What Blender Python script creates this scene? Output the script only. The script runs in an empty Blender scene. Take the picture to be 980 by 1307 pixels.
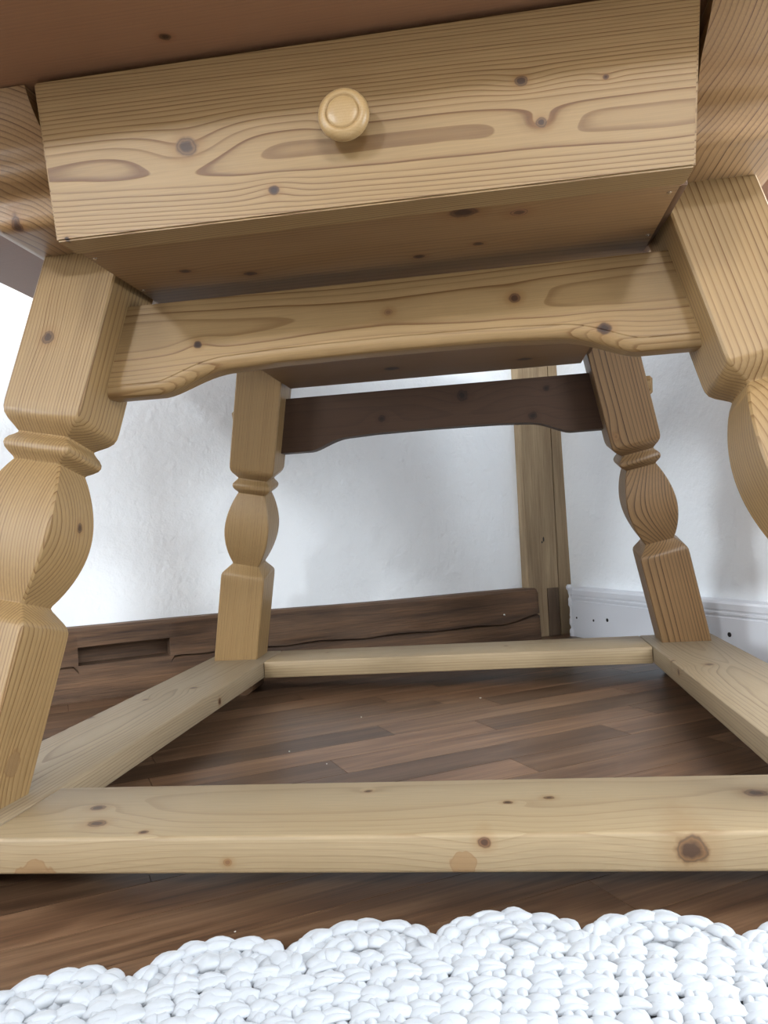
import bpy, bmesh, math, random
from mathutils import Vector, Matrix
random.seed(7)
D = bpy.data
SC = bpy.context.scene
COL = SC.collection
S = 1.27                      # model unit -> metres
ZF = 0.0505                   # floor lies this far below the foot frame's top (model units)

# ---------------------------------------------------------------- camera
cam_d = D.cameras.new('camera'); cam = D.objects.new('camera', cam_d); COL.objects.link(cam)
SC.camera = cam
cx, cy, cz, yaw, pitch, roll, fpx = 0.0724815, -0.4907284, 0.19, -0.1354816, 0.0184946, -0.0628122, 1018.79
cam_d.sensor_fit = 'VERTICAL'; cam_d.sensor_height = 36.0; cam_d.lens = fpx / 1307.0 * 36.0
cam_d.clip_start = 0.01; cam_d.clip_end = 50
f = Vector((math.sin(yaw) * math.cos(pitch), math.cos(yaw) * math.cos(pitch), math.sin(pitch)))
r = Vector((math.cos(yaw), -math.sin(yaw), 0)); u = r.cross(f)
r2 = math.cos(roll) * r + math.sin(roll) * u; u2 = -math.sin(roll) * r + math.cos(roll) * u
m3 = Matrix((r2, u2, -f)).transposed()
cam.matrix_world = Matrix.Translation((cx * S, cy * S, (cz + ZF) * S)) @ m3.to_4x4()

# ---------------------------------------------------------------- world, light, exposure
world = D.worlds.new('world'); SC.world = world; world.use_nodes = True
bg = world.node_tree.nodes['Background']; bg.inputs[0].default_value = (0.72, 0.83, 1.0, 1); bg.inputs[1].default_value = 0.5
SC.view_settings.view_transform = 'Standard'; SC.view_settings.look = 'None'
SC.view_settings.gamma = 1.0; SC.view_settings.use_curve_mapping = False
SC.view_settings.exposure = -0.55

# room frame: corner of the two walls seen in the photo
CORNER = Vector((0.2647, 1.4563, 0))
BA = math.radians(31.0); WA = math.radians(-61.8)
EU = Vector((-math.cos(BA), -math.sin(BA), 0))      # along the back wall, away from the corner
EW = Vector((math.cos(WA), math.sin(WA), 0))        # along the right wall, towards the viewer
ROOM_U, ROOM_W, ROOM_H = 5.6, 6.2, 2.55
def room(uu, ww, z=0.0): return CORNER + EU * uu + EW * ww + Vector((0, 0, z))

def area(name, loc, target, sx, sy, power, col):
    l = D.lights.new(name, 'AREA'); l.shape = 'RECTANGLE'; l.size = sx; l.size_y = sy; l.energy = power; l.color = col
    o = D.objects.new(name, l); COL.objects.link(o); o.location = loc
    o.rotation_euler = (Vector(target) - Vector(loc)).to_track_quat('-Z', 'Y').to_euler()
    return o
W1 = dict(w=3.00, z=1.60, sw=1.30, sh=1.40)          # window in the left wall
W2 = dict(u=1.15, z=1.60, sw=1.30, sh=1.40)          # window in the wall behind the viewer
W3 = dict(w=1.62, z=1.02, sw=1.20, sh=1.50)          # unseen fill window, added in the right wall to brighten the back wall
p1 = room(ROOM_U - 0.03, W1['w'], W1['z']); p2 = room(W2['u'], ROOM_W - 0.03, W2['z'])
W4 = dict(w=0.95, z=1.20, sw=1.30, sh=1.70)          # unseen fill window, added in the left wall to brighten the right wall
NW = Vector((-EW.y, EW.x, 0))                         # out of the right wall
p3 = room(0, W3['w'], W3['z']) - NW * 0.02
area('window_daylight_left', p1, p1 - EU, W1['sw'] - .1, W1['sh'] - .1, 20, (0.93, 0.97, 1.0))
p4 = room(ROOM_U - 0.03, W4['w'], W4['z'])
area('added_fill_left_rear', p4, p4 - EU, W4['sw'] - .1, W4['sh'] - .1, 165, (0.86, 0.94, 1.0))  # added fill light, lifts the right wall
area('window_daylight_front', p2, p2 - EW, W2['sw'] - .1, W2['sh'] - .1, 18, (0.92, 0.96, 1.0))
area('added_fill_right', p3, p3 - NW, W3['sw'] - .1, W3['sh'] - .1, 95, (0.86, 0.94, 1.0))  # added fill light, lifts the back wall under the table

# ---------------------------------------------------------------- helpers
def srgb(r, g, b):
    c = []
    for v in (r, g, b):
        v /= 255.0; c.append(v / 12.92 if v <= 0.04045 else ((v + 0.055) / 1.055) ** 2.4)
    return (c[0], c[1], c[2], 1)

class V:                                   # a tiny expression wrapper round shader sockets
    def __init__(s, t, sock): s.t = t; s.s = sock
    def _m(s, op, o=None, o2=None):
        n = s.t.nodes.new('ShaderNodeMath'); n.operation = op; s.t.links.new(s.s, n.inputs[0])
        for i, x in ((1, o), (2, o2)):
            if x is None: continue
            if isinstance(x, V): s.t.links.new(x.s, n.inputs[i])
            else: n.inputs[i].default_value = x
        return V(s.t, n.outputs[0])
    def __add__(s, o): return s._m('ADD', o)
    def __sub__(s, o): return s._m('SUBTRACT', o)
    def __mul__(s, o): return s._m('MULTIPLY', o)
    def __truediv__(s, o): return s._m('DIVIDE', o)
    def sqrt(s): return s._m('SQRT')
    def fract(s): return s._m('FRACT')
    def floor(s): return s._m('FLOOR')
    def sin(s): return s._m('SINE')
    def exp(s): return s._m('EXPONENT')
    def mad(s, a, b): return s._m('MULTIPLY_ADD', a, b)
    def clamp(s):
        v = s._m('ADD', 0.0); v.s.node.use_clamp = True; return v
def new_mat(name):
    m = D.materials.new(name); m.use_nodes = True; t = m.node_tree
    return m, t, t.nodes['Principled BSDF']
def vcomb(t, x, y, z):
    n = t.nodes.new('ShaderNodeCombineXYZ')
    for i, k in enumerate((x, y, z)):
        if isinstance(k, V): t.links.new(k.s, n.inputs[i])
        else: n.inputs[i].default_value = k
    return V(t, n.outputs[0])
def noise(t, vec, scale=1.0, detail=2.0, rough=0.5):
    n = t.nodes.new('ShaderNodeTexNoise'); n.inputs['Scale'].default_value = scale
    n.inputs['Detail'].default_value = detail; n.inputs['Roughness'].default_value = rough
    if vec is not None: t.links.new(vec.s, n.inputs['Vector'])
    return V(t, n.outputs[0])
def mix(t, fac, a, b, mode='MIX'):
    n = t.nodes.new('ShaderNodeMix'); n.data_type = 'RGBA'; n.blend_type = mode
    for idx, x in ((0, fac), (6, a), (7, b)):
        if isinstance(x, V): t.links.new(x.s, n.inputs[idx])
        else: n.inputs[idx].default_value = x
    return V(t, n.outputs[2])
def ramp(t, fac, stops, interp='LINEAR'):
    n = t.nodes.new('ShaderNodeValToRGB'); cr = n.color_ramp; cr.interpolation = interp
    while len(cr.elements) > 1: cr.elements.remove(cr.elements[-1])
    cr.elements[0].position = stops[0][0]
    for p, c in stops[1:]: cr.elements.new(p)
    for e, (p, c) in zip(cr.elements, stops):
        e.color = c if isinstance(c, tuple) else (c, c, c, 1)
    t.links.new(fac.s, n.inputs[0]); return V(t, n.outputs[0])
def bump(t, p, height, strength, dist):
    n = t.nodes.new('ShaderNodeBump'); n.inputs['Strength'].default_value = strength; n.inputs['Distance'].default_value = dist
    t.links.new(height.s, n.inputs['Height']); t.links.new(n.outputs[0], p.inputs['Normal'])
def objcoord(t):
    n = t.nodes.new('ShaderNodeTexCoord'); sp = t.nodes.new('ShaderNodeSeparateXYZ')
    t.links.new(n.outputs['Object'], sp.inputs[0])
    return V(t, n.outputs['Object']), [V(t, sp.outputs[i]) for i in range(3)]

PINE_L, PINE_D = srgb(171, 140, 99), srgb(112, 74, 36)
def wood(name, order='xzy', pith=(0, 0), sp=0.0027, amp=0.006, knots=(), light=PINE_L, dark=PINE_D, seed=0.0,
         rough=0.42, contrast=0.8, fibre=0.16, tone=0.10, drift=0.0, off=(0, 0, 0), nl=(1.3, 7.0), K=0.66):
    """Ring-grown wood: growth rings about a wavering pith, late-wood lines, fibres and knots.
    order = which object axes are grain / across / through; knots = (x, y, z, R, axis, tone)."""
    m, t, p = new_mat(name)
    P, xyz = objcoord(t)
    ax = ['xyz'.index(ch) for ch in order]
    g, a, b = xyz[ax[0]], xyz[ax[1]], xyz[ax[2]]
    n5 = noise(t, P, 100.0, 2.0) if knots else None
    n1 = noise(t, vcomb(t, g * nl[0] + seed, a * nl[1], b * nl[1] + seed * 1.7), 1.0, 1.5)
    n2 = noise(t, vcomb(t, g * 9.0 + seed, a * 45.0, b * 45.0), 1.0, 1.0)
    da = (a - (pith[0] - off[ax[1]])) + g * drift
    db = b - (pith[1] - off[ax[2]])
    rr = (da * da + db * db).sqrt() + (n1 - 0.5) * (amp * 2.0) + (n2 - 0.5) * (amp * 0.14)
    kd = []
    for k in knots:
        x, y, z, R, axis, kt = k
        c = (x - off[0], y - off[1], z - off[2])
        def dist(rg, ra, rb):
            rad = [0, 0, 0]; rad[ax[0]] = rg; rad[ax[1]] = ra; rad[ax[2]] = rb
            s = None
            for i in range(3):
                q = (xyz[i] - c[i]) * (1.0 / rad[i]); q = q * q
                s = q if s is None else s + q
            return s
        deep = 4.0
        ra, rb = (R, R * deep) if axis == 'b' else (R * deep, R)
        d2 = dist(R * 1.15, ra, rb)
        dl = dist(R * 4.2, ra * 1.9, rb * 1.9)
        rr = rr + (dl * -0.7).exp() * (R * (0.55 if kt != 'faint' else 0.3))
        kd.append((d2, kt))
    tt = rr / sp
    fr = tt.fract(); idx = tt.floor()
    wn = t.nodes.new('ShaderNodeTexWhiteNoise'); wn.noise_dimensions = '1D'; t.links.new((idx + seed).s, wn.inputs['W'])
    wv = V(t, wn.outputs['Value'])
    late = ramp(t, fr, [(0.0, 0.0), (0.45, 0.05), (0.74, 0.28), (0.90, 1.0), (0.975, 0.92), (1.0, 0.0)])
    late = late * (wv * 0.55 + 0.45) * (contrast * 1.12)
    col = mix(t, late, light, dark)
    # warm/cool drift and fibres
    n3 = noise(t, vcomb(t, g * 2.2 + seed * 3, a * 13.0, b * 13.0), 1.0, 1.0)
    warm = tuple(x * y for x, y in zip(light[:3], (0.90, 0.78, 0.60))) + (1,)
    col = mix(t, ((n3 - 0.42) * (tone * 6.0)).clamp(), col, warm)
    n4 = noise(t, vcomb(t, g * 22.0, a * 700.0, b * 700.0), 1.0, 1.0)
    fb = (n4 - 0.5) * (fibre * 2.0) + 1.0
    col = mix(t, 1.0, col, vcomb(t, fb, fb, fb), 'MULTIPLY')
    for d2, kt in kd:
        dn = d2.sqrt() + (n5 - 0.5) * 0.75
        core = {'dark': (srgb(54, 34, 22), srgb(84, 54, 34)), 'mid': (srgb(78, 52, 36), srgb(120, 84, 56)),
                'grey': (srgb(76, 54, 38), srgb(124, 92, 62)), 'faint': (srgb(126, 92, 62), srgb(148, 114, 78)),
                'stain': (srgb(140, 108, 74), srgb(150, 118, 84)), 'black': (srgb(40, 27, 22), srgb(66, 44, 33))}[kt]
        kc = ramp(t, dn, [(0.0, core[0]), (0.40, core[0]), (0.62, core[1]), (0.74, core[0]), (0.86, core[1]), (1.0, core[1])])
        if kt == 'stain': kc = ramp(t, dn, [(0.0, core[1]), (0.85, core[1]), (0.97, srgb(132, 90, 54)), (1.0, core[0])])
        edge = ramp(t, dn, [(0.0, 1.0), (0.62, 1.0), (0.78, 0.75), (1.0, 0.0)] if kt not in ('stain',) else [(0.0, .8), (0.9, .8), (1.0, 0.0)])
        halo = ramp(t, dn * 0.5, [(0.0, 0.55), (0.5, 0.42), (1.0, 0.0)])
        if kt != 'stain': col = mix(t, halo, col, tuple(x * y for x, y in zip(light[:3], (0.72, 0.56, 0.40))) + (1,))
        col = mix(t, edge, col, kc)
    col = mix(t, 1.0, col, (K, K * 1.0, K * 0.94, 1), 'MULTIPLY')
    t.links.new(col.s, p.inputs['Base Color'])
    p.inputs['Roughness'].default_value = rough; p.inputs['Specular IOR Level'].default_value = 0.35
    bump(t, p, late * -0.7 + n4 * 0.5, 0.25, 0.0006)
    return m

def finish(bm, name, mat, parent=None, angle=35, loc=None, rot=None):
    bmesh.ops.recalc_face_normals(bm, faces=bm.faces)
    me = D.meshes.new(name); bm.to_mesh(me); bm.free()
    me.polygons.foreach_set('use_smooth', [True] * len(me.polygons)); me.set_sharp_from_angle(angle=math.radians(angle))
    me.materials.append(mat)
    o = D.objects.new(name, me); COL.objects.link(o)
    if parent is not None: o.parent = parent
    if loc is not None: o.location = loc
    if rot is not None: o.rotation_euler = rot
    return o
def add_box(bm, lo, hi, bevel=0.0, seg=2, edges=None):
    b2 = bmesh.new()
    vs = [b2.verts.new((x, y, z)) for x in (lo[0], hi[0]) for y in (lo[1], hi[1]) for z in (lo[2], hi[2])]
    for q in ((0, 1, 3, 2), (4, 6, 7, 5), (0, 4, 5, 1), (2, 3, 7, 6), (0, 2, 6, 4), (1, 5, 7, 3)): b2.faces.new([vs[i] for i in q])
    if bevel > 0: bmesh.ops.bevel(b2, geom=list(b2.edges), offset=bevel, segments=seg, affect='EDGES', profile=0.5)
    tmp = D.meshes.new('tmp'); b2.to_mesh(tmp); b2.free(); bm.from_mesh(tmp); D.meshes.remove(tmp)
def box(lo, hi, bevel=0.0, seg=2):
    bm = bmesh.new(); add_box(bm, lo, hi, bevel, seg); return bm
def prism(poly, fn, lo, hi, bm=None):
    """poly: 2-D outline; fn(p, q, h) -> xyz; capped between lo and hi."""
    bm = bm or bmesh.new()
    A = [bm.verts.new(fn(p, q, lo)) for p, q in poly]; B = [bm.verts.new(fn(p, q, hi)) for p, q in poly]
    n = len(poly); bm.faces.new(A[::-1]); bm.faces.new(B)
    for i in range(n): bm.faces.new((A[i], A[(i + 1) % n], B[(i + 1) % n], B[i]))
    return bm
def lathe(bm, prof, fn, n=40):
    rings = []
    for r_, h in prof:
        if r_ < 1e-6: rings.append([bm.verts.new(fn(0, 0, h))])
        else: rings.append([bm.verts.new(fn(r_ * math.cos(2 * math.pi * i / n), r_ * math.sin(2 * math.pi * i / n), h)) for i in range(n)])
    for A, B in zip(rings, rings[1:]):
        for i in range(n):
            j = (i + 1) % n
            if len(A) == 1 and len(B) == 1: continue
            if len(A) == 1: bm.faces.new((A[0], B[i], B[j]))
            elif len(B) == 1: bm.faces.new((A[i], A[j], B[0]))
            else: bm.faces.new((A[i], A[j], B[j], B[i]))
def tag(o, label, cat=None, group=None, kind=None):
    o['label'] = label
    if cat: o['category'] = cat
    if group: o['group'] = group
    if kind: o['kind'] = kind
    return o
def empty(name, loc):
    o = D.objects.new(name, None); COL.objects.link(o); o.location = loc; o.empty_display_size = 0.1; return o
def T(x, y, z): return (x * S, y * S, (z + ZF) * S)     # model -> world metres

# ---------------------------------------------------------------- materials of the setting
def plaster(name, col, scale=1.0):
    m, t, p = new_mat(name); P, xyz = objcoord(t)
    a = noise(t, P, 5.0 * scale, 3.0); b = noise(t, P, 55.0 * scale, 4.0, 0.55); c = noise(t, P, 230.0 * scale, 2.0)
    grey = tuple(x * 0.93 for x in col[:3]) + (1,)
    t.links.new(mix(t, a, col, grey).s, p.inputs['Base Color']); p.inputs['Roughness'].default_value = 0.85
    h = b * 1.0 + c * 0.25 + ramp(t, noise(t, P, 28.0 * scale, 2.0), [(0.0, 0.0), (0.6, 0.0), (0.72, 1.0)]) * 0.35
    bump(t, p, h, 0.5, 0.0042); return m
M_WALL = plaster('white_plaster', (0.89, 0.92, 0.95, 1))
M_WALL2 = plaster('sand_plaster', (0.50, 0.46, 0.42, 1))
M_CEIL = plaster('ceiling_paint', (0.86, 0.86, 0.86, 1))
def paint(name, col, rough=0.4):
    m, t, p = new_mat(name); P, xyz = objcoord(t)
    a = noise(t, P, 18.0, 3.0)
    t.links.new(mix(t, a * 0.25, col, tuple(x * 0.85 for x in col[:3]) + (1,)).s, p.inputs['Base Color'])
    p.inputs['Roughness'].default_value = rough; bump(t, p, a, 0.1, 0.001); return m
M_BASE = paint('white_gloss_paint', (0.70, 0.72, 0.77, 1)); M_HOLE = paint('screw_hole_black', (0.012, 0.010, 0.010, 1), 0.7)
M_STEEL = paint('screw_steel', (0.62, 0.58, 0.52, 1), 0.25); M_STEEL.node_tree.nodes['Principled BSDF'].inputs['Metallic'].default_value = 1.0
M_FRAME = paint('window_white', (0.8, 0.8, 0.8, 1))
def old_timber(name, order, light, dark, seed):
    m, t, p = new_mat(name); P, xyz = objcoord(t)
    ax = ['xyz'.index(ch) for ch in order]; g, a, b = xyz[ax[0]], xyz[ax[1]], xyz[ax[2]]
    n1 = noise(t, vcomb(t, g * 3 + seed, a * 45, b * 45), 1.0, 5.0, 0.6)
    n2 = noise(t, vcomb(t, g * 14 + seed, a * 330, b * 330), 1.0, 3.0, 0.6)
    n3 = noise(t, vcomb(t, g * 2.5 + seed * 2, a * 9, b * 9), 1.0, 3.0, 0.6)
    col = ramp(t, n1 * 0.65 + n2 * 0.35, [(0.30, dark), (0.5, tuple((x + y) / 2 for x, y in zip(light, dark))), (0.68, light)])
    col = mix(t, ((n3 - 0.45) * 2.2).clamp() * 0.55, col, tuple(x * 0.55 for x in dark[:3]) + (1,))
    t.links.new(col.s, p.inputs['Base Color']); p.inputs['Roughness'].default_value = 0.75
    bump(t, p, n1 + n2 * 0.6, 0.5, 0.003); return m
M_POST = old_timber('weathered_post_timber', 'zxy', srgb(176, 154, 122), srgb(122, 100, 74), 3.1)
M_POST2 = old_timber('dark_patch_timber', 'zxy', srgb(112, 92, 72), srgb(72, 56, 42), 5.5)
M_SILL = old_timber('old_sill_timber', 'xzy', srgb(116, 86, 60), srgb(46, 31, 22), 9.4)
def laminate(name):
    m, t, p = new_mat(name); P, xyz = objcoord(t); x, y, z = xyz
    oi = t.nodes.new('ShaderNodeObjectInfo'); R = V(t, oi.outputs['Random'])
    off = R * 37.0
    at = t.nodes.new('ShaderNodeAttribute'); at.attribute_type = 'OBJECT'; at.attribute_name = 'tone'
    tn = V(t, at.outputs['Fac'])
    n1 = noise(t, vcomb(t, x * 2.2 + off, y * 38, z), 1.0, 4.0, 0.55)
    n2 = noise(t, vcomb(t, x * 11 + off, y * 330, z), 1.0, 3.0, 0.6)
    n3 = noise(t, vcomb(t, x * 1.3 + off, y * 14, z), 1.0, 2.0)
    wv = ((n3 * 9.0).fract() - 0.5)
    v = n1 * 0.52 + n2 * 0.38 + (wv * wv) * 0.35
    col = ramp(t, v, [(0.28, srgb(70, 48, 34)), (0.45, srgb(118, 86, 62)), (0.62, srgb(152, 117, 88))])
    tone = tn * 0.66 + 0.18
    col = mix(t, 1.0, col, vcomb(t, tone, tone, tone), 'MULTIPLY')
    t.links.new(col.s, p.inputs['Base Color']); p.inputs['Roughness'].default_value = 0.38; p.inputs['Specular IOR Level'].default_value = 0.4
    bump(t, p, n2, 0.12, 0.0005); return m
M_PLANK = laminate('walnut_laminate'); 
M_SEAM = paint('floor_seam_dark', (0.06, 0.035, 0.022, 1), 0.8)

# ---------------------------------------------------------------- room shell
RB = BA + math.pi       # object rotation: local x = along back wall, local y = into the room
RW = WA                 # object rotation: local x = along right wall, local y = out of the room
def at_room(o, u_=0, w_=0): o.location = room(u_, w_); return o
sub = finish(box((-0.3, -0.3, -0.06), (ROOM_U + 0.2, ROOM_W + 0.3, -0.0025)), 'floor', M_SEAM, loc=CORNER, rot=(0, 0, RB))
tag(sub, 'brown walnut laminate floor laid in narrow staggered strips', kind='structure')
# laminate strips: e runs along the back wall, m towards it (both measured from the world origin)
E1 = Vector((math.cos(BA), math.sin(BA), 0)); M1 = Vector((-math.sin(BA), math.cos(BA), 0))
SW, S0 = 0.0655, 0.2388
eC, mC = CORNER.dot(E1), CORNER.dot(M1)
fixed = {0: ([0.2918], {0: .75, 1: .35}), 1: ([0.486], {0: .3, 1: .65}), 2: ([0.0946, 0.592], {0: .28, 1: .7, 2: .35}),
         3: ([0.3515], {0: .78, 1: .35}), 4: ([0.218], {0: .22, 1: .62}), 5: ([0.441], {0: .55, 1: .22}), -2: ([-0.52, 0.1], {1: .72, 2: .5}), -3: ([-0.35, 0.33], {1: .52, 2: .4})}
strips = []
rng = random.Random(11)
for k in range(-100, 20):
    m0 = S0 + k * SW; m1 = m0 + SW
    if m0 > mC + 0.02: continue
    if m1 < mC - ROOM_W: continue
    cuts, tones = fixed.get(k, ([], {}))
    if not cuts: cuts = [rng.uniform(-0.2, 0.4)]; tones = {}
    cuts = list(cuts); tl = dict(tones); n0 = 0
    left = []; x = cuts[0]
    while x > eC - ROOM_U - 0.1: x -= rng.uniform(0.34, 0.56); left.append(x)
    right = []; x = cuts[-1]
    while x < eC + 0.3: x += rng.uniform(0.34, 0.56); right.append(x)
    allc = left[::-1] + cuts + right; base = len(left) - 1
    for i in range(len(allc) - 1):
        strips.append((allc[i], allc[i + 1], m0, m1, tl.get(i - base, rng.uniform(0.3, 0.75))))
strips = [s for s in strips if s[1] > eC - ROOM_U - .05 and s[0] < eC + (mC - s[2]) * 0.06 + 0.05]
foc = (0.15, 0.35)
strips.sort(key=lambda s: ((s[0] + s[1]) / 2 - foc[0]) ** 2 + ((s[2] + s[3]) / 2 - foc[1]) ** 2)
G = 0.0004
restbm = bmesh.new()
for i, (e0, e1, m0, m1, tone) in enumerate(strips):
    hl, hw = (e1 - e0) / 2 - G, (m1 - m0) / 2 - G
    if i < 290:
        o = finish(box((-hl, -hw, -0.0024), (hl, hw, 0.0)), 'floor_strip', M_PLANK, sub)
        wc = E1 * ((e0 + e1) / 2) + M1 * ((m0 + m1) / 2)
        o.matrix_parent_inverse = Matrix.Identity(4)
        dl = wc - CORNER; o.location = (dl.dot(EU), dl.dot(-M1), 0)
        o.rotation_euler = (0, 0, math.pi); o['tone'] = tone
    else:
        wc = E1 * ((e0 + e1) / 2) + M1 * ((m0 + m1) / 2); dl = wc - CORNER; cu, cv = dl.dot(EU), dl.dot(-M1)
        add_box(restbm, (cu - hl, cv - hw, -0.0024), (cu + hl, cv + hw, 0.0))
o = finish(restbm, 'floor_strips_beyond', M_PLANK, sub); o['kind'] = 'stuff'; o['tone'] = 0.5

PL = 0.050                                            # plaster lies this far behind the sill's face
bw = finish(box((-0.25, -PL - 0.12, 0), (ROOM_U + 0.12, -PL, ROOM_H)), 'wall_back', M_WALL, loc=CORNER, rot=(0, 0, RB))
tag(bw, 'rough white plastered wall behind the table', kind='structure')
def wall_with_hole(c0, c1, y0, y1, x0, x1, z0, z1):
    bm = bmesh.new()
    for lo, hi in (((c0, y0, 0), (x0, y1, ROOM_H)), ((x1, y0, 0), (c1, y1, ROOM_H)), ((x0, y0, 0), (x1, y1, z0)), ((x0, y0, z1), (x1, y1, ROOM_H))): add_box(bm, lo, hi)
    return bm
rw = finish(wall_with_hole(-0.2, ROOM_W + 0.12, 0.034, 0.17, W3['w'] - W3['sw'] / 2, W3['w'] + W3['sw'] / 2, W3['z'] - W3['sh'] / 2, W3['z'] + W3['sh'] / 2), 'wall_right', M_WALL, loc=CORNER, rot=(0, 0, RW))
tag(rw, 'rough white plastered wall at right above the white baseboard', kind='structure')
lb = bmesh.new(); cuts_ = [-0.2]
for q in (W4, W1):
    x0, x1 = q['w'] - q['sw'] / 2, q['w'] + q['sw'] / 2
    add_box(lb, (cuts_[-1], 0, 0), (x0, 0.15, ROOM_H)); add_box(lb, (x0, 0, 0), (x1, 0.15, q['z'] - q['sh'] / 2)); add_box(lb, (x0, 0, q['z'] + q['sh'] / 2), (x1, 0.15, ROOM_H)); cuts_.append(x1)
add_box(lb, (cuts_[-1], 0, 0), (ROOM_W + .2, 0.15, ROOM_H))
lw = finish(lb, 'wall_left', M_WALL2, loc=room(ROOM_U, 0), rot=(0, 0, RW))
lw.rotation_euler = (0, 0, RW); lw.scale = (1, -1, 1)
tag(lw, 'sand coloured plastered wall with a window and an added fill window, left of the viewer', kind='structure')
fw = finish(wall_with_hole(-0.2, ROOM_U + .2, 0, 0.15, W2['u'] - W2['sw'] / 2, W2['u'] + W2['sw'] / 2, W2['z'] - W2['sh'] / 2, W2['z'] + W2['sh'] / 2), 'wall_front', M_WALL2, loc=room(0, ROOM_W), rot=(0, 0, RB))
tag(fw, 'sand coloured plastered wall with a window, behind the viewer', kind='structure')
cl = finish(box((-0.3, -0.3, ROOM_H), (ROOM_U + 0.3, ROOM_W + 0.4, ROOM_H + 0.1)), 'ceiling', M_CEIL, loc=CORNER, rot=(0, 0, RB))
tag(cl, 'plain white ceiling', kind='structure')
mg, tg, pg = new_mat('window_glass'); pg.inputs['Transmission Weight'].default_value = 1.0; pg.inputs['Roughness'].default_value = 0.0
def window(name, loc, rot, flip, sw, hh, label):
    root = empty(name, loc); root.rotation_euler = (0, 0, rot); root.scale = (1, flip, 1); tag(root, label, kind='structure')
    for lo, hi in (((-sw / 2, .05, -hh), (-sw / 2 + .06, .11, hh)), ((sw / 2 - .06, .05, -hh), (sw / 2, .11, hh)), ((-.03, .05, -hh + .06), (.03, .11, hh - .06)),
                   ((-sw / 2 + .06, .05, -hh), (sw / 2 - .06, .11, -hh + .06)), ((-sw / 2 + .06, .05, hh - .06), (sw / 2 - .06, .11, hh))):
        finish(box(lo, hi, .006), 'window_frame', M_FRAME, root)
    for s in (-1, 1):
        x0, x1 = (-sw / 2 + .06, -.03) if s < 0 else (.03, sw / 2 - .06)
        finish(box((x0, .078, -hh + .06), (x1, .084, hh - .06)), 'pane', mg, root)
window('added_window_4', room(ROOM_U, W4['w'], W4['z']), RW, -1, W4['sw'], W4['sh'] / 2, 'added white framed two pane fill window in the left wall nearest the corner')
window('window_1', room(ROOM_U, W1['w'], W1['z']), RW, -1, W1['sw'], W1['sh'] / 2, 'white framed two pane window in the left wall beside the globe lamp')
window('window_2', room(W2['u'], ROOM_W, W2['z']), RB, 1, W2['sw'], W2['sh'] / 2, 'white framed two pane window behind the viewer')

window('added_window_3', room(0, W3['w'], W3['z']), RW, 1, W3['sw'], W3['sh'] / 2, 'added white framed two pane fill window in the right wall')

# ---- old post in the corner and old sill beam along the back wall
post = bmesh.new()
py = -0.026
plan = [(0.1145, -PL - .02), (0.1145, py - .004), (0.1105, py), (0.0205, py), (0.0195, py - .007), (0.0175, py - .007), (0.0165, py - .002), (-0.056, py - .004), (-0.056, -PL - .06)]
prism(plan, lambda p, q, h: (p - 0.012, q, h), 0.0, ROOM_H, post)
po = finish(post, 'trim_1', M_POST, loc=CORNER, rot=(0, 0, RB)); po.rotation_euler = (0, math.radians(-1.0), RB)
tag(po, 'weathered brown timber post standing in the corner of the walls', kind='structure')
pb = finish(box((0.010, py - .001, 0.0), (0.044, py + .0035, 0.122), .0015), 'patch_board', M_POST2, po)
for (hu, hz, rx, rz) in ((0.0467, 0.247, .0022, .0065), (0.0515, 0.24, .0018, .003)):
    bm = bmesh.new(); lathe(bm, [(0, .0008), (1, .0006), (1, -.004)], lambda a, b, h: (hu + a * rx, py + h, hz + b * rz), 14)
    finish(bm, 'nail_hole', M_HOLE, po)

us = sorted(set([0.082 + i * (ROOM_U - 0.1) / 150 for i in range(151)] + [0.988, 0.9895, 1.1645, 1.166, 0.98, 1.175, 0.084, 0.087, 0.092]))
def top_z(u_): return 0.1262 + 0.0163 * u_ + 0.0012 * math.sin(u_ * 9)
rng = random.Random(5)
cj = {round(x, 4): rng.uniform(-.004, .004) for x in us}
def crack(u_):
    if u_ < 0.985: return 0.0435 + 0.024 * ((u_ - .09) / .9) + 0.018 * math.exp(-((u_ - .09) / .06) ** 2) + 0.0012 * math.sin(u_ * 31) + cj[round(u_, 4)] * .25
    if u_ < 1.17: return 0.056
    return 0.0665 + cj[round(u_, 4)] * .4
NZ = [0, .012, .03, 'c-', 'c', 'c+', .0635, .0645, .085, .1055, .1065, .12, 'top-', 'top']
sb = bmesh.new(); rows = []
for u_ in us:
    col_ = []; tz = top_z(u_); c = crack(u_); wdt = 0.0016 + 0.0015 * math.sin(u_ * 17) ** 2
    zs = [(0.0, 0.0015), (0.015, 0), (c * 0.6, 0), (c - wdt, 0), (c, -0.012 if not 0.985 < u_ < 1.17 else 0.0), (c + wdt, 0)]
    mort = 0.9892 <= u_ <= 1.165
    d = -0.046 if mort else 0.0
    lo_m, hi_m = 0.0690, 0.1045
    zs += [(max(lo_m, c + wdt + .0005) - .0003, 0), (lo_m + .0005, d), (0.087, d), (hi_m, d), (hi_m + .0008, 0), (tz - .006, 0), (tz, -0.006)]
    zs.sort(key=lambda q: q[0])
    endr = max(0.0, 0.094 - u_) / 0.012
    for z, dd in zs:
        n_ = 0.0016 * math.sin(u_ * 7 + z * 40) + rng.uniform(-.0006, .0006)
        col_.append(sb.verts.new((u_, dd + (n_ if dd == 0 else 0) - 0.006 * endr * endr, z - (0.008 * endr * endr if z > tz - .01 else 0))))
    col_.append(sb.verts.new((u_, -PL - .02, top_z(u_) - .001)))
    rows.append(col_)
for A, B in zip(rows, rows[1:]):
    for i in range(len(A) - 1): sb.faces.new((A[i], A[i + 1], B[i + 1], B[i]))
sb.faces.new(rows[0] + [sb.verts.new((us[0], -PL - .02, 0))]); 
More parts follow.
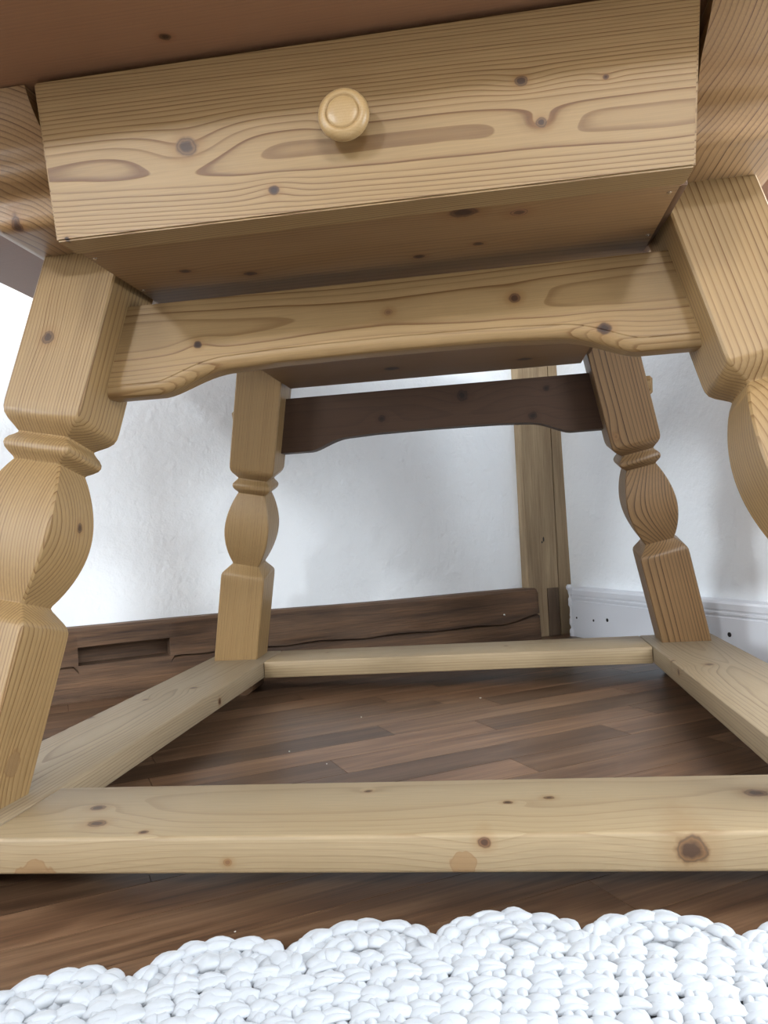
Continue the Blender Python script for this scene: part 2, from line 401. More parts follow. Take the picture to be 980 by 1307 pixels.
si = finish(sb, 'trim_2', M_SILL, loc=CORNER, rot=(0, 0, RB), angle=30)
tag(si, 'old dark brown cracked timber sill beam with a mortise slot', kind='structure')
bm = bmesh.new(); lathe(bm, [(0, .0025), (.0015, .002), (.003, .0015), (.003, -.002)], lambda a, b, h: (0.1897 + a, h, 0.071 + b), 14)
finish(bm, 'screw_eye', M_STEEL, si)

# ---- white baseboard along the right wall
hb = 0.1215
prof = [(0.036, 0), (0.0, 0), (0.0, 0.090), (0.0025, 0.0915), (0.0025, 0.0945), (0.0, 0.096), (0.0, 0.100), (0.0025, 0.1015), (0.0025, 0.1045), (0.0, 0.106), (0.0005, 0.117), (0.004, hb), (0.036, hb + .001)]
bb = finish(prism(prof, lambda p, q, h: (h, p, q), 0.014, ROOM_W), 'baseboard_right', M_BASE, loc=CORNER, rot=(0, 0, RW))
tag(bb, 'white painted baseboard with two grooves along the right wall', kind='structure')
BBH = [(0.0368, 0.048, .0026), (0.1077, 0.0474, .0030), (0.1628, 0.0531, .0042), (0.5456, 0.0591, .0046)]
for hu, hz, rr_ in BBH:
    bm = bmesh.new(); lathe(bm, [(0, .0004), (rr_ * .8, -.0006), (rr_, -.0002), (rr_ * 1.05, .003)], lambda a, b, h: (hu + a, h - .0006, hz + b), 14)
    finish(bm, 'screw_hole', M_HOLE, bb)
bm = bmesh.new(); rng = random.Random(4)
rings = []
for i in range(26):
    z = i * 0.0052; rad = 0.004 + rng.uniform(-.0018, .0022) + (0.003 if i < 4 else 0) + (0.003 if i > 22 else 0)
    rings.append([bm.verts.new((0.012 + rad * 1.2 * math.cos(a), 0.001 + rad * math.sin(a), z)) for a in [2 * math.pi * k / 10 for k in range(10)]])
for A, B in zip(rings, rings[1:]):
    for k in range(10): bm.faces.new((A[k], A[(k + 1) % 10], B[(k + 1) % 10], B[k]))
bm.faces.new(rings[-1])
finish(bm, 'filler_bead', M_BASE, bb, angle=60)

# ---------------------------------------------------------------- globe lamps hanging from the ceiling behind the viewer
m_gl, tg_, pg_ = new_mat('opal_globe'); pg_.inputs['Base Color'].default_value = (.9, .9, .88, 1); pg_.inputs['Emission Color'].default_value = (.97, .99, 1, 1); pg_.inputs['Emission Strength'].default_value = 6.0
def globe_lamp(uu, vv, z, power, label):
    root = empty('globe_lamp', CORNER + EU * uu - M1 * vv + Vector((0, 0, z))); tag(root, label, 'lamp', 'opal globe lamps on the ceiling')
    bm = bmesh.new(); lathe(bm, [(0, .1)] + [(.1 * math.sin(a), .1 * math.cos(a)) for a in [math.pi * i / 16 for i in range(1, 16)]] + [(0, -.1)], lambda a, b, h: (a, b, h), 24)
    finish(bm, 'globe', m_gl, root, angle=80)
    bm = bmesh.new(); lathe(bm, [(.05, .095), (.05, .11), (.012, .125), (.012, ROOM_H - z - .03), (.06, ROOM_H - z - .02), (.06, ROOM_H - z)], lambda a, b, h: (a, b, h), 20)
    finish(bm, 'stem', M_FRAME, root)
    l = D.lights.new('globe_lamp_light', 'POINT'); l.energy = power; l.color = (.90, .955, 1.0); l.shadow_soft_size = .125
    lo = D.objects.new('globe_lamp_light', l); COL.objects.link(lo); lo.parent = root
globe_lamp(4.73, 3.64, 2.30, 1280, 'opal glass globe lamp hanging nearest the left wall')
globe_lamp(2.03, 5.20, 2.30, 980, 'opal glass globe lamp hanging nearest the front window')

# ---------------------------------------------------------------- the table
TO = (0.0, 0.3925 * S, 0.0)
table = empty('farmhouse_table', TO)
tag(table, 'solid pine farmhouse table with splayed carved legs, drawer and foot rail frame', 'table')
def tl(x, y, z): return (x * S - TO[0], y * S - TO[1], (z + ZF) * S)
def W(kn): return [(x, y, z, R, a, k) for x, y, z, R, a, k in kn]
INNER_L, INNER_D = srgb(116, 86, 62), srgb(78, 54, 38)

def tbox(x0, x1, y0, y1, z0, z1, bev=0.003, seg=2): return box(tl(x0, y0, z0), tl(x1, y1, z1), bev, seg)
def shear_y(bm, k, z0):
    for v in bm.verts: v.co.y += k * (v.co.z - (z0 + ZF) * S)

LEG_TOP = 0.4275; TT = 0.511
# tabletop with clipped corners
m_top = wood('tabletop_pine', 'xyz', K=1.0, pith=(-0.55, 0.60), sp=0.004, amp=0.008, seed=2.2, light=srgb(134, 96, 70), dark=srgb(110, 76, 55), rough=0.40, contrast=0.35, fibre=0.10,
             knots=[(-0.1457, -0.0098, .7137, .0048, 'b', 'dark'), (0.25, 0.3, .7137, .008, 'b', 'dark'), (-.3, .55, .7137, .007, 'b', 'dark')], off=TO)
xl, xr, y0, y1, ck = -0.497, 0.455, -0.115, 0.845, 0.2
poly = [(xl + .06, y0), (xr - .06, y0), (xr, y0 + .06), (xr, y1 - ck), (xr - ck, y1), (xl + ck, y1), (xl, y1 - ck), (xl, y0 + .06)]
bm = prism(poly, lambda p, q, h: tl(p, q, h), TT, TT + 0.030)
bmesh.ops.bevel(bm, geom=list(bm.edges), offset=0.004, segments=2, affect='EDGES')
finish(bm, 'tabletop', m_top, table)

# bearers with a serpentine profile at both ends
pf = [(0.120, 0.4275), (0.0665, 0.4275), (0.0600, 0.4285), (0.0568, 0.4315), (0.0558, 0.4370), (0.0558, 0.4445), (0.0545, 0.4490), (0.0505, 0.4520), (0.0430, 0.4540), (0.0390, 0.4565),
      (0.0370, 0.4610), (0.0366, 0.4670), (0.0366, 0.4730), (0.0350, 0.4775), (0.0310, 0.4815), (0.0270, 0.4865), (0.0230, 0.4930), (0.0200, 0.5005), (0.0185, 0.510)]
mirr = [(0.785 - y, z) for y, z in pf][::-1]
outline = pf + mirr
for sx, nm, sd, pith in ((-1, 'l', 1.3, (-0.365, 0.545)), (1, 'r', 5.6, (0.16, 0.76))):
    m_b = wood('bearer_pine_' + nm, 'yxz', pith, sp=0.0042, amp=0.005, seed=sd, light=srgb(172, 136, 96), dark=srgb(96, 62, 36), contrast=0.95,
               knots=[(-0.335, 0.075, 0.608, .006, 'b', 'mid')] if sx < 0 else [], off=TO)
    bm = bmesh.new()
    n = len(outline); xs = [0.2135, 0.275, 0.299]
    def inner(z): return 0.2135 + (z - 0.4275) * 0.18
    loops = []
    for key in ('in', 'chz', 'out'):
        lp = []
        for y, z in outline:
            yy, zz = y, z
            if key == 'in': x = inner(z)
            elif key == 'chz': x = 0.2765
            else:
                x = 0.299; zz = z + 0.012 * max(0, 1 - (z - .4275) / .0825); d_ = 0.010
                yy = y + (d_ if y < .39 else -d_)
            lp.append(bm.verts.new(tl(sx * x, yy, zz)))
        loops.append(lp)
    bm.faces.new(loops[0]); bm.faces.new(loops[2][::-1])
    for A, B in zip(loops, loops[1:]):
        for i in range(n): bm.faces.new((A[i], A[(i + 1) % n], B[(i + 1) % n], B[i]))
    o = finish(bm, 'bearer', m_b, table, angle=50)

# legs
tx, ty, xb, yf, yb = 0.2173, 0.2180, 0.3346, 0.0567, 0.7284
w0 = 0.0333
LP = [(-0.02, w0), (0.134, w0), (0.1395, w0 * .992), (0.1432, w0 * .955), (0.1462, 0.0294), (0.1505, 0.0252), (0.1545, 0.0213), (0.1562, 0.0203), (0.1585, 0.0208)]
def bulge(s):
    k = (s - 0.1585) / (0.2655 - 0.1585); return 0.0206 + 0.0128 * math.sin(math.pi * k ** 0.98) ** 0.86
LP += [(s, bulge(s)) for s in [0.1585 + (0.2655 - 0.1585) * i / 20 for i in range(1, 20)]]
LP += [(0.2660, 0.0205), (0.2675, 0.0212), (0.2705, 0.0245), (0.2735, 0.0270), (0.2765, 0.0281), (0.2795, 0.0279), (0.2825, 0.0262), (0.2850, 0.0238), (0.2872, 0.0222), (0.2885, 0.0220),
       (0.2920, 0.0252), (0.2960, 0.0291), (0.3000, 0.0318), (0.3045, 0.0330), (0.3095, w0), (0.44, w0)]
LP2 = [q for q in LP if q[0] < 0.1586] + [(s, 0.0208 + 0.0139 * math.sin(math.pi * ((s - 0.1585) / 0.1285) ** 1.12) ** 0.72) for s in [0.1585 + 0.1285 * i / 26 for i in range(1, 26)]] + [(0.2870, 0.0212), (0.2885, 0.0220)] + [q for q in LP if q[0] > 0.289]
def leg(sx, sy, seed, knots, pith, sp, lt=PINE_L, dk=PINE_D, LP=LP, contrast=1.0):
    z = Vector((-sx * tx, -sy * ty, 1)).normalized(); x = Vector((1, 0, 0)); x = (x - x.dot(z) * z).normalized(); y = z.cross(x)
    base = Vector((sx * xb, yf if sy < 0 else yb, 0))
    c8 = 0.05
    bm = bmesh.new(); rings = []
    nf = 4
    for k, (s, w) in enumerate(LP):
        ring = []
        ch = 0.0016
        pts = [(-w + ch, -w), (w - ch, -w), (w, -w + ch), (w, w - ch), (w - ch, w), (-w + ch, w), (-w, w - ch), (-w, -w + ch)]
        for a, b in pts:
            P = base + z * s + x * a + y * b
            if k == 0: P = P - z * (P.z / z.z)
            if k == len(LP) - 1: P = P - z * ((P.z - LEG_TOP - 0.0005) / z.z)
            q = P - base
            ring.append(bm.verts.new((q.dot(x) * S, q.dot(y) * S, q.dot(z) * S)))
        rings.append(ring)
    for A, B in zip(rings, rings[1:]):
        for i in range(8): bm.faces.new((A[i], A[(i + 1) % 8], B[(i + 1) % 8], B[i]))
    bm.faces.new(rings[0][::-1]); bm.faces.new(rings[-1])
    mat = wood('leg_pine', 'zxy', pith, sp=sp, amp=0.004, seed=seed, knots=knots, nl=(1.6, 6.0), light=lt, dark=dk, contrast=contrast)
    o = finish(bm, 'leg', mat, table, angle=38)
    M = Matrix((x, y, z)).transposed().to_4x4()
    wp = Vector(T(*base)); M.translation = wp - Vector(TO)
    o.matrix_local = M
    return o
hw = w0 * S
leg(-1, -1, 1.0, [(-0.012, -hw, 0.462, .0075, 'b', 'grey'), (hw, 0.012, 0.283, .0055, 'a', 'grey'), (hw, 0.0, 0.05, .012, 'a', 'stain')], (0.30, -0.13), 0.0031)
leg(1, -1, 4.0, [], (-0.11, -0.10), 0.0052, LP=LP2)
leg(-1, 1, 7.0, [], (0.30, 0.06), 0.0027)
leg(1, 1, 12.0, [(-0.030, -hw, 0.405, .0055, 'b', 'faint')], (-0.055, 0.04), 0.0036, srgb(140, 110, 78), srgb(70, 44, 24), contrast=1.0)

# aprons between the legs, lower edge cut to an arch
def apron(y_top, tilt, out, front, mat, knots=None):
    zt, zb, za = 0.386, 0.3085, 0.3275
    def xe(z): return 0.2175 + (0.386 - z) * tx + 0.012
    half = [(xe(zb), zb), (0.190, zb)]
    for i in range(1, 11):
        k = i / 11; half.append((0.190 - 0.062 * k, zb + (0.0165) * (0.5 - 0.5 * math.cos(math.pi * k ** 0.8))))
    half.append((0.128, zb + 0.0165)); half += [(0.09, za - .0006), (0.045, za)]
    bot = half + [(0, za + .0003)] + [(-a, b) for a, b in half[::-1]]
    outl = [(-xe(zt), zt), (xe(zt), zt)] + bot
    th = 0.024
    if not front:
        bm = prism(outl, lambda p, q, h: tl(p, y_top + h, q), 0.0, th)
    else:
        bm = bmesh.new(); strips_ = []; n = len(bot); r_ = 0.0098
        for i, (p, q) in enumerate(bot):
            p0, p1 = bot[max(i - 1, 0)], bot[min(i + 1, n - 1)]
            dx, dz = p1[0] - p0[0], p1[1] - p0[1]; L = math.hypot(dx, dz); nx, nz = -dz / L, dx / L     # bot runs right to left: this points down
            if nz > 0: nx, nz = -nx, -nz
            sec = [(r_ + .0016, 0.0), (r_ + .0006, 0.0), (r_ - .0002, 0.0008)] + [(r_ * (1 - math.sin(t_)), 0.0008 + (r_ - .0008) * (1 - math.cos(t_))) for t_ in [math.pi / 2 * k / 5 for k in range(1, 6)]] + [(0.0, th)]
            strips_.append([bm.verts.new(tl(p - nx * o_, y_top + d_, q - nz * o_)) for o_, d_ in sec])
        for A, B in zip(strips_, strips_[1:]):
            for k in range(len(A) - 1): bm.faces.new((A[k], A[k + 1], B[k + 1], B[k]))
        tf = [bm.verts.new(tl(x_, y_top, zt)) for x_ in (-xe(zt), xe(zt))]; tb_ = [bm.verts.new(tl(x_, y_top + th, zt)) for x_ in (-xe(zt), xe(zt))]
        bm.faces.new(tf + [A[0] for A in strips_]); bm.faces.new((tb_ + [A[-1] for A in strips_])[::-1])
        bm.faces.new((tf[0], tb_[0], tb_[1], tf[1]))
        bm.faces.new([tf[1], tb_[1]] + strips_[0][::-1]); bm.faces.new([tb_[0], tf[0]] + strips_[-1])
    shear_y(bm, tilt, zt)
    o = finish(bm, 'apron', mat, table, angle=24)
    for sx in (-1, 1):                                     # through tenons showing outside the legs
        zc = 0.364; x0 = 0.276; x1 = 0.3035
        b2 = box(tl(sx * x0 if sx > 0 else -x1, y_top + .004, zc - .0135), tl(x1 if sx > 0 else -x0, y_top + .020, zc + .0125), 0.0045, 1)
        shear_y(b2, tilt, zt)
        finish(b2, 'tenon', m_ap, o)
    return o
m_ap = wood('apron_pine', 'xzy', (0.508, 0.215), sp=0.0034, amp=0.008, seed=3.3, nl=(1.9, 5.0), off=TO,
            knots=[(-0.1974, .1626, .5044, .0045, 'b', 'dark'), (0.0015, .1626, .5195, .0042, 'b', 'faint'), (0.1266, .1626, .5209, .0058, 'b', 'mid'), (0.2081, .158, .4808, .0068, 'b', 'dark')])
apron(0.1370, 0.218, 0, True, m_ap)
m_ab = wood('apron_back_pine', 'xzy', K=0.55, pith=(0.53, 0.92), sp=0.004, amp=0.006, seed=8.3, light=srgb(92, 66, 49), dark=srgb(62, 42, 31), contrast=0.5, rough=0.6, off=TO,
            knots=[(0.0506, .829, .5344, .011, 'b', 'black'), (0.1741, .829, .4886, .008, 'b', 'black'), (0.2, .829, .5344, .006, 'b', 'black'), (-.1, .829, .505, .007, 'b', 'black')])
apron(0.6470, -0.218, 0, False, m_ab)

# foot frame: two long side rails, front and back rails butted between them
a_in, a_out = 0.2808, 0.3845
FL, FD = srgb(165, 144, 115), srgb(120, 90, 60)
m_ff = wood('foot_rail_front_pine', 'xyz', K=0.74, pith=(0.085, -0.10), sp=0.0042, amp=0.006, seed=6.1, light=FL, dark=FD, contrast=0.42, nl=(1.2, 9.0), rough=0.5, off=TO,
            knots=[(-0.2658, .032, .0641, .0095, 'b', 'grey'), (-0.2846, .0708, .0641, .0075, 'b', 'grey'), (-0.2133, .0112, .0641, .0042, 'b', 'grey'), (-0.0377, .1029, .0641, .0042, 'b', 'grey'),
                   (0.0885, .0686, .0641, .0042, 'b', 'grey'), (0.1234, .0786, .0641, .005, 'b', 'grey'), (0.2942, .0819, .0641, .010, 'b', 'grey'),
                   (0.222, 0.0, .0505, .0125, 'a', 'grey'), (0.0685, 0.0, .0575, .0052, 'a', 'mid'), (-0.1381, 0.0, .0432, .0036, 'a', 'faint'),
                   (-0.305, 0.0, .030, .016, 'a', 'stain'), (0.052, 0.0, .041, .010, 'a', 'stain')])
finish(tbox(-a_in + .0004, a_in - .0004, 0.0, 0.1039, -0.0242, 0.0, 0.0035, 3), 'foot_rail', m_ff, table)
m_fb = wood('foot_rail_back_pine', 'xyz', K=0.74, pith=(0.95, -0.06), sp=0.0036, amp=0.005, seed=16.1, light=FL, dark=FD, contrast=0.45, rough=0.5, off=TO, knots=[(-.25, .93, .064, .004, 'b', 'grey'), (.1, .92, .064, .005, 'b', 'grey')])
finish(tbox(-a_in + .0004, a_in - .0004, 0.666, 0.770, -0.0242, 0.0, 0.0025), 'foot_rail', m_fb, table)
for sx, sd, kn in ((-1, 21.0, [(-0.4064, .6199, .0641, .007, 'b', 'grey'), (-0.4524, .5412, .0641, .006, 'b', 'grey'), (-0.4853, .4328, .0641, .007, 'b', 'grey'), (-0.3566, .60, .045, .006, 'a', 'mid')]),
                   (1, 33.0, [(0.4039, .6566, .0641, .008, 'b', 'grey'), (0.36, .70, .0641, .004, 'b', 'grey'), (0.3566, .65, .055, .006, 'a', 'mid')])):
    m_fs = wood('foot_rail_side_pine', 'yxz', K=0.74, pith=(sx * 0.425, -0.02), sp=0.0030, amp=0.008, seed=sd, light=srgb(160, 141, 117), dark=srgb(98, 74, 53), contrast=0.6, nl=(2.2, 8.0), rough=0.5, off=TO, knots=kn)
    finish(tbox(min(sx * a_in, sx * a_out), max(sx * a_in, sx * a_out), 0.0, 0.773, -0.0242, 0.0, 0.0030), 'foot_rail', m_fs, table)
m_ft = wood('foot_pine', 'xyz', (0, -.05), sp=0.004, amp=0.005, seed=3.9, light=INNER_L, dark=INNER_D)
for sx in (-1, 1):
    for (ya, yb_) in ((0.035, 0.098), (0.677, 0.740)):
        x0, x1 = sorted((sx * 0.304, sx * 0.366)); zf = -ZF
        pl = [(x0 + .008, zf), (x1 - .008, zf), (x1, zf + .006), (x1, -0.0240), (x0, -0.0240), (x0, zf + .006)]
        finish(prism(pl, lambda p, q, h: tl(p, h, q), ya, yb_), 'foot', m_ft, table)

# drawer: hung between the bearers
DF, DBk = 0.012, 0.0372
m_dr = wood('drawer_front_pine', 'xzy', (0.618, 0.072), sp=0.0023, amp=0.0080, seed=0.4, drift=0.03, nl=(1.7, 4.0), off=TO, contrast=0.95,
            knots=[(-0.1425, .0152, .6345, .0092, 'b', 'grey'), (-0.0694, .0152, .5885, .0045, 'b', 'dark'), (0.1362, .0152, .6516, .005, 'b', 'grey'), (0.1498, .0152, .6165, .005, 'b', 'grey'),
                   (-0.02, .0152, .6383, .0026, 'b', 'mid'), (0.2012, .0152, .6456, .0024, 'b', 'mid'), (-0.2541, .0152, .5687, .0024, 'b', 'dark')])
dbox_m = wood('drawer_box_pine', 'yxz', (0, .2), sp=0.005, seed=13.0, light=INNER_L, dark=INNER_D, contrast=0.4, rough=0.6)
bm = bmesh.new()
for sx in (-1, 1):
    x0, x1 = sorted((sx * 0.190, sx * 0.2055)); add_box(bm, tl(x0, DBk, 0.4030), tl(x1, 0.632, 0.500), .001)
add_box(bm, tl(-0.190, 0.615, 0.4030), tl(0.190, 0.632, 0.490), .001)
drawer = finish(bm, 'drawer', dbox_m, table)
bm = bmesh.new()
hz0, hz1, hb_, ht_ = 0.3962, 0.5065, 0.2076, 0.2180
prism([(-hb_, hz0), (hb_, hz0), (ht_, hz1), (-ht_, hz1)], lambda p, q, h: tl(p, h, q), DF, DBk, bm)
tope = [e for e in bm.edges if all(v.co.y < tl(0, DF + .001, 0)[1] for v in e.verts) and min(v.co.z for v in e.verts) > (hz1 - .001 + ZF) * S]
side = [e for e in bm.edges if all(v.co.y < tl(0, DF + .001, 0)[1] for v in e.verts) and e not in tope]
bmesh.ops.bevel(bm, geom=[e for e in bm.edges if e.verts[0].co.y < tl(0, DF + .001, 0)[1] and e.verts[1].co.y < tl(0, DF + .001, 0)[1]] + [e for e in bm.edges if abs(e.verts[0].co.x - e.verts[1].co.x) < 1e-6], offset=0.0016, segments=2, affect='EDGES')
finish(bm, 'front_panel', m_dr, drawer)
m_db = wood('drawer_bottom_pine', 'xyz', K=1.0, pith=(0.30, 0.75), sp=0.0048, amp=0.012, seed=5.1, light=srgb(124, 95, 64), dark=srgb(84, 58, 37), contrast=0.7, rough=0.55, tone=.2, nl=(1.2, 6.0), off=TO,
            knots=[(0.0833, .0583, .5683, .0125, 'b', 'dark'), (0.1307, .0726, .5683, .009, 'b', 'mid'), (0.0365, .1575, .5683, .006, 'b', 'dark'), (-0.1342, .1545, .5683, .007, 'b', 'dark'), (-0.1919, .127, .5683, .006, 'b', 'dark'),
                   (0.0944, .1401, .5683, .005, 'b', 'dark'), (-0.06, .70, .5683, .014, 'b', 'black'), (0.16, .72, .5683, .012, 'b', 'black')])
finish(tbox(-0.2055, 0.2055, DBk, 0.632, 0.3975, 0.4030, 0.0008), 'bottom_panel', m_db, drawer)
for (x, y) in ((-0.2556, .0676), (-0.2556, .1694), (0.2545, .0664), (0.2560, .1659)):
    bm = bmesh.new(); zz = (0.3975 + ZF) * S
    lathe(bm, [(0, -.0012), (.0012, -.0011), (.0022, -.0004), (.0023, .001)], lambda a, b, h: (x - TO[0] + a, y - TO[1] + b, zz + h), 14)
    finish(bm, 'screw', M_STEEL, drawer)
# turned knob
m_kn = wood('knob_beech', 'yxz', K=0.72, pith=(0.0, 0.45), sp=0.0022, amp=0.003, seed=2.0, light=srgb(186, 154, 110), dark=srgb(164, 128, 86), contrast=0.4, fibre=0.08, rough=0.3)
bm = bmesh.new(); R0 = 0.0206
kp = [(0, .0262), (.0060, .0263), (.0112, .0260), (.0122, .0256), (.0127, .0249), (.0130, .0247), (.0134, .0250), (.0140, .0258), (.0150, .0262), (.0168, .0258), (.0186, .0246), (.0199, .0226), (R0, .0200), (.0204, .0172), (.0190, .0146), (.0160, .0126),
      (.0130, .0112), (.0108, .0092), (.0100, .0060), (.0104, .0024), (.0112, .0000), (.0112, -.002)]
kc = (-0.0046, DF * S - TO[1], 0.6330)
lathe(bm, kp, lambda a, b, h: (kc[0] + a, kc[1] - h, kc[2] + b), 48)
finish(bm, 'knob', m_kn, drawer, angle=60)
# runners the drawer slides on
for sx in (-1, 1):
    x0, x1 = sorted((sx * 0.2062, sx * 0.2145))
    finish(tbox(x0, x1, 0.060, 0.605, 0.4040, 0.4270, 0.001), 'drawer_runner', dbox_m, table)

# ---------------------------------------------------------------- crocheted rug
m_rug, t_, p_ = new_mat('white_jersey_yarn')
P, xyz = objcoord(t_)
nn = noise(t_, P, 190.0, 3.0); nb = noise(t_, P, 22.0, 3.0)
c_ = mix(t_, ((nb - 0.56) * 4.0).clamp() * 0.45, (0.385, 0.40, 0.425, 1), (0.32, 0.31, 0.295, 1))
t_.links.new(c_.s, p_.inputs['Base Color']); p_.inputs['Roughness'].default_value = 0.55
p_.inputs['Sheen Weight'].default_value = 0.15
bump(t_, p_, nn, 0.25, 0.0015)
RC = Vector((0.107 * S, -0.612 * S, 0)); RR = 0.60 * S; NS = 44
rug = empty('crocheted_rug', RC)
tag(rug, 'round white crocheted rug of thick jersey yarn with scalloped edge', 'rug')
def strand(verts, faces, c0, c1, wid, thick, arch, seg=8, sides=12, taper=0.10, rnd=None, curl=0.0, end=0.35):
    """a plump flattened yarn loop from c0 to c1, arching up in the middle, with soft lengthwise folds."""
    d = (c1 - c0); L = d.length; d.normalize(); n = Vector((-d.y, d.x, 0)).normalized(); up = Vector((0, 0, 1))
    b0 = len(verts); ph = rnd.uniform(0, 6.28); tw = rnd.uniform(-1.6, 1.6); asym = rnd.uniform(0.75, 1.35); roll = rnd.uniform(-.25, .25)
    for i in range(seg):
        k = i / (seg - 1); e = math.sin(math.pi * k ** asym)
        w = wid * (taper + (1 - taper) * e ** 0.8); th = thick * (end + (1 - end) * e ** 0.6)
        c = c0.lerp(c1, k) + up * (arch * e) + n * (curl * e)
        for j in range(sides):
            a = 2 * math.pi * j / sides
            fold = 1 + 0.10 * math.cos(3 * a + ph + tw * k) + 0.06 * math.cos(5 * a - ph)
            q, h = math.cos(a) * w * fold, math.sin(a) * th * fold
            verts.append(c + n * q + up * (h + q * roll))
    for i in range(seg - 1):
        for j in range(sides):
            j2 = (j + 1) % sides
            faces.append((b0 + i * sides + j, b0 + i * sides + j2, b0 + (i + 1) * sides + j2, b0 + (i + 1) * sides + j))
    faces.append(tuple(b0 + j for j in range(sides))[::-1]); faces.append(tuple(b0 + (seg - 1) * sides + j for j in range(sides)))
def mesh_obj(name, verts, faces, mat, parent):
    me = D.meshes.new(name); me.from_pydata([tuple(v) for v in verts], [], faces); me.update()
    me.polygons.foreach_set('use_smooth', [True] * len(me.polygons)); me.materials.append(mat)
    o = D.objects.new(name, me); COL.objects.link(o); o.parent = parent; return o
# scallops: a fan of wrapped stitches with a braided chain of loops round its rim
def scallop_mesh(rnd):
    v, fc = [], []
    A, B = 0.0555, 0.050                              # half width, depth of a shell
    base = RR - 0.050
    def pt(a, k, z=0): return Vector((base + B * k * math.sin(a), -A * k * math.cos(a), z))
    U = rnd.uniform
    def braid(k0, n, ls, a_lo, a_hi, wid, th, z, spread):
        for i in range(n):
            st = (a_hi - a_lo) / n
            a0 = math.radians(a_lo + st * (i + U(-.12, .12))); a1 = math.radians(a_lo + st * (i + ls + U(-.12, .12)))
            strand(v, fc, pt(a0, k0 - .02, z + .001), pt(a1, k0 + spread + U(-.02, .02), z - .001), wid * U(.80, 1.05), th, .0034, rnd=rnd, curl=-.0022)
            strand(v, fc, pt(a0, k0 + .01, z), pt(a1, k0 - spread + U(-.02, .02), z + U(-.001, .001)), wid * U(.80, 1.05), th, .0040, rnd=rnd, curl=.0010)
    n = 15
    for i in range(n):                                # ribs of the fan
        a = math.radians(4 + 172 * i / (n - 1)) + U(-.03, .03)
        strand(v, fc, pt(a, 0.50, .005), pt(a + U(-.05, .05), 0.92, .005), 0.0056 * U(.9, 1.15), 0.0050, 0.0034, rnd=rnd, taper=.8, end=.6)
    braid(0.93, 8, 1.6, -6, 178, 0.0064, 0.0038, .0090, .06)
    n = 6
    for i in range(n):                                # inner ribs gathering in the eye of the shell
        a = math.radians(16 + 148 * i / (n - 1)) + U(-.05, .05)
        strand(v, fc, pt(a, 0.22, .003), pt(a + U(-.06, .06), 0.50, .007), 0.0068 * U(.9, 1.1), 0.0058, 0.0030, rnd=rnd, taper=.5, end=.5)
    braid(0.50, 5, 1.6, -2, 172, 0.0072, 0.0042, .0090, .10)
    return v, fc
rnd = random.Random(3)
variants = []
for k in range(4):
    v, fc = scallop_mesh(rnd); o = mesh_obj('scallop', v, fc, m_rug, rug); variants.append(o)
for i in range(NS):
    ang = math.pi / 2 + (i + 0.5) * 2 * math.pi / NS
    o = variants[i] if i < 4 else variants[(i * 7 + i // 5) % 4].copy()
    if i >= 4: COL.objects.link(o); o.parent = rug
    o.rotation_euler = (0, 0, ang)
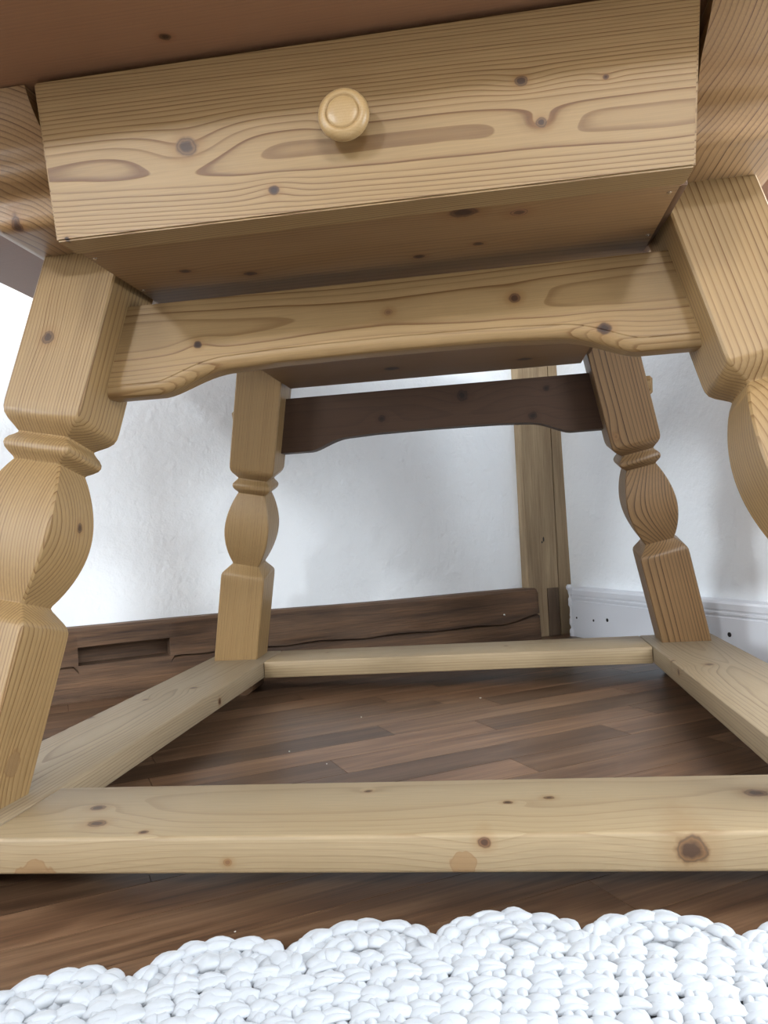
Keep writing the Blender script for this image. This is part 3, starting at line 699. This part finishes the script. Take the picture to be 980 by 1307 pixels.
# rows of stitches
v, fc = [], []
rad = RR - 0.0505; row = 0
while rad > 0.03:
    n = max(5, int(2 * math.pi * rad / 0.0178)); fine = rad > 0.40
    sg, sd = (8, 12) if fine else (5, 6)
    up = Vector((0, 0, 1)); U = rnd.uniform
    for i in range(n):
        a = 2 * math.pi * (i + 0.37 * row + U(-.12, .12)) / n
        er = Vector((math.cos(a), math.sin(a), 0)); et = Vector((-er.y, er.x, 0)); c = er * (rad + U(-.0016, .0016))
        z0 = .0092 + U(-.0007, .0007); L = .0128 * U(.9, 1.12); sp_ = .0062 * U(.8, 1.2)
        # the braided head of a stitch: two leaves opening from one point, then the two wraps of its post
        strand(v, fc, c - et * L + up * z0, c + et * L + er * sp_ + up * (z0 - .001), .0066 * U(.85, 1.10), .0034, .0034, rnd=rnd, seg=sg, sides=sd, curl=.0018)
        strand(v, fc, c - et * L - er * .001 + up * z0, c + et * L * .95 - er * sp_ + up * (z0 - .001), .0066 * U(.85, 1.10), .0034, .0028, rnd=rnd, seg=sg, sides=sd, curl=-.0016)
        for q in (-.0045, .0045):
            strand(v, fc, c + et * (q + U(-.001, .001)) - er * .018 + up * .0040, c + et * (q * .55 + U(-.001, .001)) - er * .001 + up * .007, .0046 * U(.9, 1.15), .0048, .0026, rnd=rnd, seg=sg - 1, sides=sd, taper=.6, end=.5)
    rad -= 0.0205; row += 1
o = mesh_obj('stitch_rows', v, fc, m_rug, rug); o['kind'] = 'stuff'
bm = bmesh.new(); lathe(bm, [(0, .0040), (RR - .062, .0040), (RR - .060, .003), (RR - .062, .001), (0, .001)], lambda a, b, h: (a, b, h), 96)
finish(bm, 'yarn_backing', m_rug, rug)

# ---------------------------------------------------------------- crumbs lying on the floor under and before the table
m_cr = paint('pale_crumb', (0.62, 0.60, 0.55, 1), 0.8)
rnd = random.Random(9)
for (x, y, q, lb_) in ((-.1399, .6527, .0015, 'tiny pale crumb on the floor in the middle under the table'), (.0497, .7637, .0018, 'pale crumb on the floor nearest the back foot rail'),
                     (-.2108, .4654, .0013, 'tiny pale crumb on the floor nearest the left foot rail'), (-.1443, .4044, .0012, 'tiny pale crumb on the floor just behind the front foot rail'),
                     (-.1387, -.0399, .0010, 'tiny pale crumb on the floor nearest the white rug'), (-.1260, -.0247, .0008, 'smallest pale crumb between the white rug and the front foot rail')):
    bm = bmesh.new(); bmesh.ops.create_icosphere(bm, subdivisions=1, radius=q)
    for v_ in bm.verts: v_.co = Vector((v_.co.x * 1.3, v_.co.y * .9, v_.co.z * .7)) * rnd.uniform(.7, 1.2)
    lo_ = min(v_.co.z for v_ in bm.verts)
    for v_ in bm.verts: v_.co.z -= lo_
    o = finish(bm, 'crumb', m_cr, angle=60, loc=(x, y, 0.0), rot=(0, 0, rnd.uniform(0, 3)))
    tag(o, lb_, 'crumb', 'crumbs on the floor by the table')
